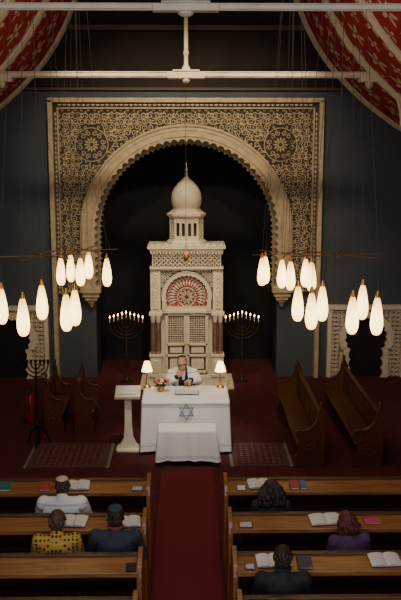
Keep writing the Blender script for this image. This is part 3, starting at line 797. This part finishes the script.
    h = MB(); rnd = random.Random(int(abs(loc[0])*100))
    def tufts(c0, r, n, L, zmin=-1, rr=.010):
        for _ in range(n):
            u = Vector((rnd.gauss(0,1), rnd.gauss(0,1)-.5, rnd.gauss(0,1)+.2)).normalized()
            if u.z < zmin or (u.y > .55 and u.z < .35): continue
            p = Vector((c0[0]+u.x*r[0], c0[1]+u.y*r[1], c0[2]+u.z*r[2])); q_ = p+Vector((u.x*.3+rnd.uniform(-.3,.3), u.y*.3-.2, -.8)).normalized()*L
            cap(h, hp(p), rr, hp(q_), rr*.6, 6)
    if hairstyle == "short":
        h.sph(hp((0,-.020,.028)), (.080,.088,.094), 18, HR); h.sph(hp((0,-.05,-.02)), (.068,.055,.07), 14, HR); tufts((0,-.02,.028), (.076,.086,.09), 90, .03)
    elif hairstyle == "balding":
        h.sph(hp((0,-.028,.022)), (.081,.080,.088), 16, HR); h.sph(hp((0,-.045,-.01)), (.080,.060,.06), 16, HR)
    elif hairstyle == "bob":
        h.sph(hp((0,-.022,.026)), (.090,.097,.10), 18, HR); h.sph(hp((0,-.05,-.04)), (.092,.07,.09), 14, HR)
        for sx in (-1,1): cap(h, hp((sx*.078,.0,.02)), .03, hp((sx*.078,.01,-.09)), .026)
        tufts((0,-.03,.0), (.088,.092,.10), 110, .06, -.4)
    elif hairstyle == "bushy":
        h.sph(hp((0,-.025,.026)), (.095,.10,.10), 18, HR); h.sph(hp((0,-.06,-.05)), (.12,.08,.12), 14, HR)
        for sx in (-1,1):
            cap(h, hp((sx*.085,-.02,.02)), .04, hp((sx*.115,-.03,-.13)), .045)
            for k in range(4): cap(h, hp((sx*(.03+.03*k),-.09,-.02)), .035, hp((sx*(.03+.035*k),-.10,-.17+.01*k)), .028)
        tufts((0,-.05,-.03), (.135,.10,.13), 200, .06, -.9, .013)
    remesh(h, .006, 2, "hair", hair, e)
    if beard: 
        h = MB(); h.sph(hp((0,.048,-.082)), (.048,.042,.034), 14, HR)
        for sx in (-1,1): cap(h, hp((sx*.064,.012,-.02)), .010, hp((sx*.045,.045,-.078)), .016)
        remesh(h, .006, 2, "beard", beard, e)
    if kippah:
        kp = MB(); n = 24; pr = [(math.sin(t)*.100, math.cos(t)*.104) for t in [i*.72/6 for i in range(7)]]
        kk = [(max(r, .0005), z) for r, z in pr][::-1]
        kp.lathe(kk+[(.0005,.10)], (0,0,0), n)
        R2 = HR @ Euler((.50,0,0)).to_matrix()
        ctr = hp((0,-.022,.026)); kp.v = [tuple(ctr+R2 @ Vector(v)) for v in kp.v]
        kp.obj("kippah", kippah, e)
    if glasses:
        gl = MB()
        for sx in (-1,1):
            gl.tube([hp((sx*.031+.021*math.cos(t*pi/6), .092, .008+.016*math.sin(t*pi/6))) for t in range(12)], .002, 4, True); gl.tube([hp((sx*.052,.09,.01)), hp((sx*.078,.0,.012))], .002, 4)
        gl.tube([hp((-.01,.094,.01)), hp((.01,.094,.01))], .002, 4); gl.obj("glasses", M['black'], e)
    if shawl == "full":
        s_ = MB(); s_.sph(ln(.80)+Vector((0,-.02,0)), (.215,.145,.21)); cap(s_, ln(.94)-Vector((sw+.03,.01,0)), .085, ln(.94)+Vector((sw+.03,-.01,0)), .085); s_.sph(ln(.6)+Vector((0,-.02,0)), (.21,.15,.17)); cap(s_, ln(.97)+Vector((0,-.02,0)), .085, ln(1.03)+Vector((0,-.02,0)), .062)
        for sx in (-1,1):
            sh, el, wr = J[sx]; cap(s_, sh+Vector((sx*.01,0,0)), .082, el+Vector((sx*.01,0,0)), .078)
            for k in range(5): s_.tube([ln(1.0)+Vector((sx*(.02+.03*k),-.10,0)), ln(.8)+Vector((sx*(.04+.045*k),-.165+.012*k,0)), ln(.6)+Vector((sx*(.04+.045*k),-.17+.014*k,0))], .014, 6)
        remesh(s_, .010, 2, "prayer_shawl", M['tallit'], e)
    if shawl == "open":
        for sx in (-1,1):
            s_ = MB(); sh, el, wr = J[sx]
            path = [ln(1.045)+Vector((sx*.03,-.075,0)), ln(1.035)+Vector((sx*.07,-.01,0)), ln(.99)+Vector((sx*.085,.065,0)), ln(.90)+Vector((sx*.095,.115,0)), ln(.78)+Vector((sx*.10,.14,0)), ln(.64)+Vector((sx*.11,.15,0))]
            for a0, a1 in zip(path[:-1], path[1:]): cap(s_, a0, .022, a1, .024)
            outs = [ln(1.0)+Vector((sx*.10,-.06,0)), ln(.985)+Vector((sx*.14,-.01,0)), sh+Vector((sx*.0,.03,.01)), sh.lerp(el,.4)+Vector((sx*.005,.045,0)), sh.lerp(el,.8)+Vector((sx*.0,.035,0)), el+Vector((0,.02,-.09))]
            for a0, a1 in zip(path, outs): cap(s_, a0, .022, a1, .036)
            for a0, a1 in zip(outs[:-1], outs[1:]): cap(s_, a0, .038, a1, .042)
            cap(s_, sh+Vector((0,0,0)), .070, el+Vector((sx*.02,-.02,0)), .070)
            cap(s_, el+Vector((sx*.01,0,0)), .068, el.lerp(wr,.6), .058)
            for k in range(4): s_.tube([ln(1.02)+Vector((sx*(.05+.03*k),.01,0)), sh.lerp(el,.3)+Vector((sx*(-.06+.025*k),.075-.01*k,0)), el+Vector((sx*(-.06+.03*k),.03,-.04))], .010, 6)
            cap(s_, ln(.96)+Vector((0,-.08,0)), .045, ln(.95)+Vector((sx*sw,-.04,0)), .065); cap(s_, ln(.75)+Vector((0,-.07,0)), .075, ln(.75)+Vector((sx*.12,-.05,0)), .07)
            remesh(s_, .008, 2, "prayer_shawl", M['tallit'], e)
        t = MB(); t.prism([(-.035,1.0),(.035,1.0),(.018,.86),(-.018,.86)], .0, .010); t.v = [(x, y+lean*(z-.5)/.5+(.125 if z < .9 else .088), z) for x, y, z in t.v]; t.obj("shirt_front", wsh, e)
    return e
M['tallit'] = stripe_mat("tallit_cloth", (.84,.83,.80), (.48,.50,.54), 2.6, "Z", .12, .85)
hdark = mat("hair_dark", (.022,.015,.011), .5, bump=.8, vscale=60, stretch=(1,1,.2)); hbrown = mat("hair_brown", (.10,.05,.028), .5, bump=.8, vscale=60, stretch=(1,1,.2), var=.5)
hdb = mat("hair_dark_brown", (.06,.035,.025), .5, bump=.8, vscale=60, stretch=(1,1,.2), var=.5)
hgrey = mat("hair_grey", (.16,.13,.11), .6, bump=.7, vscale=60, stretch=(1,1,.2), var=.5); hred = mat("hair_auburn", (.11,.026,.022), .45, bump=.8, vscale=60, stretch=(1,1,.2), var=.5)
jn = mat("navy_jacket", (.028,.036,.065), .8, var=.2, vscale=30, bump=.3); jb = mat("black_coat", (.014,.016,.020), .8, var=.2, vscale=30, bump=.3)
pur = mat("purple_knit", (.10,.035,.12), .9, var=.3, vscale=40, bump=.3); bro = mat("dark_green_top", (.03,.03,.026), .9, var=.3, vscale=40)
dots = voronoi_mat("polka_dot_fabric", (.50,.30,.05), (.015,.012,.01), 26, .36, .15, .85)
tr = mat("dark_trousers", (.02,.02,.025), .85, var=.2, vscale=30)
wsh = mat("white_shirt", (.6,.6,.6), .8); kw = mat("kippah_cream", (.60,.52,.40), .8, var=.2, vscale=60); kb = mat("kippah_navy", (.03,.04,.08), .8)
def RY(r): return rows[r]+.24
sxp = lambda px, r: (px-186)/(860/(.985*(rows[r]+.24)+.6))
person((sxp(60,1), RY(1), .0), 0, "person in cream skullcap and white striped prayer shawl, seated reading", dict(m=wsh, kind='top'), tr, hdb, "short", arms='hold', sw=.17, headrot=(-.35,0,.1), kippah=kw, shawl="full", scale=.95)
person((sxp(55,2), RY(2), .0), .06, "person with brown hair in mustard polka dot top, seated in pew", dict(m=dots, kind='top'), tr, hbrown, "short", arms='lap', sw=.155, headrot=(-.3,0,-.15), scale=.97, lean=.06)
person((sxp(113,2), RY(2), -.01), -.03, "person with skullcap in navy jacket with red collar, seated in pew", dict(m=jn, kind='jacket', collar=mat("red_collar", (.25,.03,.03), .8)), tr, hdark, "short", arms='hold', sw=.165, headrot=(-.25,0,.1), kippah=kb, scale=1.0)
person((sxp(271,1), RY(1), -.02), 0, "person with long bushy dark hair in dark top, seated in pew", dict(m=bro, kind='top'), tr, hdark, "bushy", arms='lap', sw=.14, headrot=(-.2,0,0), scale=.93)
person((sxp(352,2), RY(2), -.02), .15, "person with auburn bobbed hair in purple knit top, seated in pew", dict(m=pur, kind='top'), tr, hred, "bob", arms='lap', sw=.135, headrot=(-.3,0,.3), scale=.95)
person((sxp(283,3), RY(3), -.01), 0, "person with short dark hair in black coat, seated in pew", dict(m=jb, kind='jacket'), tr, hdark, "short", arms='lap', sw=.165, headrot=(-.25,0,0), scale=.97)
YR = 13.50; sc = 1.0
person((-.08, YR, .03), pi+.12, "person in dark suit and white prayer shawl behind the reading table", dict(m=jb, kind='jacket'), tr, hgrey, "balding", arms='table', sw=.165, lean=.10, headrot=(-.12,.12,-.1), kippah=kb, shawl="open", beard=mat("beard_grey", (.14,.11,.09), .8), glasses=True, voxel=.0055, scale=sc)
e = thing("wooden_chair", (-.08, YR+.06, 0), "dark wooden chair behind the reading table", "chair")
MB().box((0,-.02,.385),(.46,.44,.05)).obj("seat", M['wood2'], e, bevel=.01)
MB().box((0,.24,.72),(.40,.03,.12)).box((0,.24,.55),(.40,.03,.05)).obj("backrest", M['wood2'], e, bevel=.01)
for sx in (-1,1):
    MB().cyl((sx*.2,-.2,0),.018,(sx*.2,-.2,.37),.022).obj("leg", M['wood2'], e)
    MB().cyl((sx*.2,.24,0),.018,(sx*.2,.24,.80),.02).obj("leg", M['wood2'], e)

# ------------------------------------------------------------------ lights
def light(kind, loc, energy, col, size=.1, target=None, spot=None):
    l = bpy.data.lights.new(kind.lower()+"_light", kind); l.energy = energy; l.color = col
    if kind == 'AREA': l.size = size
    else: l.shadow_soft_size = size
    if spot: l.spot_size = spot; l.spot_blend = .7
    o = bpy.data.objects.new(l.name, l); C.objects.link(o); o.location = loc
    if target is not None: o.rotation_euler = (Vector(target)-Vector(loc)).to_track_quat('-Z', 'Y').to_euler()
    return o
light('AREA', (0, 2.5, 7.2), 180, (.82,.89,1), 3.5, (0, 9, 1.0))
light('AREA', (0, 11.0, 7.2), 80, (1,.70,.38), 3.0, (0, 12.5, 0))
light('AREA', (0, 1.0, 2.4), 140, (1,.82,.62), 2.5, (0, 14.5, 7.5))
for sx in (-1, 1):
    light('SPOT', (sx*1.3, 12.8, 7.0), 430, (1,.78,.48), .12, (sx*.6, 16.8, 3.9), 1.25)
light('SPOT', (1.9, 11.5, 6.6), 240, (1,.78,.48), .15, (3.2, 15.6, .4), .9)
light('SPOT', (-1.9, 11.5, 6.6), 110, (1,.78,.48), .15, (-3.0, 15.6, .4), .9)
light('SPOT', (0, 11.0, 7.0), 680, (1,.84,.60), .12, (0, 15.8, 1.7), .40)
light('SPOT', (0, 9.5, 7.0), 950, (1,.92,.80), .12, (0, 12.6, .7), .36)
w = bpy.data.worlds.new("world"); bpy.context.scene.world = w; w.use_nodes = True
w.node_tree.nodes["Background"].inputs[0].default_value = (.50,.62,.85,1); w.node_tree.nodes["Background"].inputs[1].default_value = .09

# ------------------------------------------------------------------ camera
cam = bpy.data.cameras.new("camera"); cam.lens = 51.6; cam.sensor_width = 36; cam.clip_end = 100
co = bpy.data.objects.new("camera", cam); C.objects.link(co); co.location = (0, 0, 4.5)
co.rotation_euler = (pi/2-math.atan(150/860), 0, -14/860)
if ZOOM:
    cam.lens *= ZOOM[2]; co.rotation_euler = (pi/2-math.atan(150/860)-math.atan((ZOOM[1]-300)/860), 0, -math.atan((ZOOM[0]-186)/860))
bpy.context.scene.camera = co
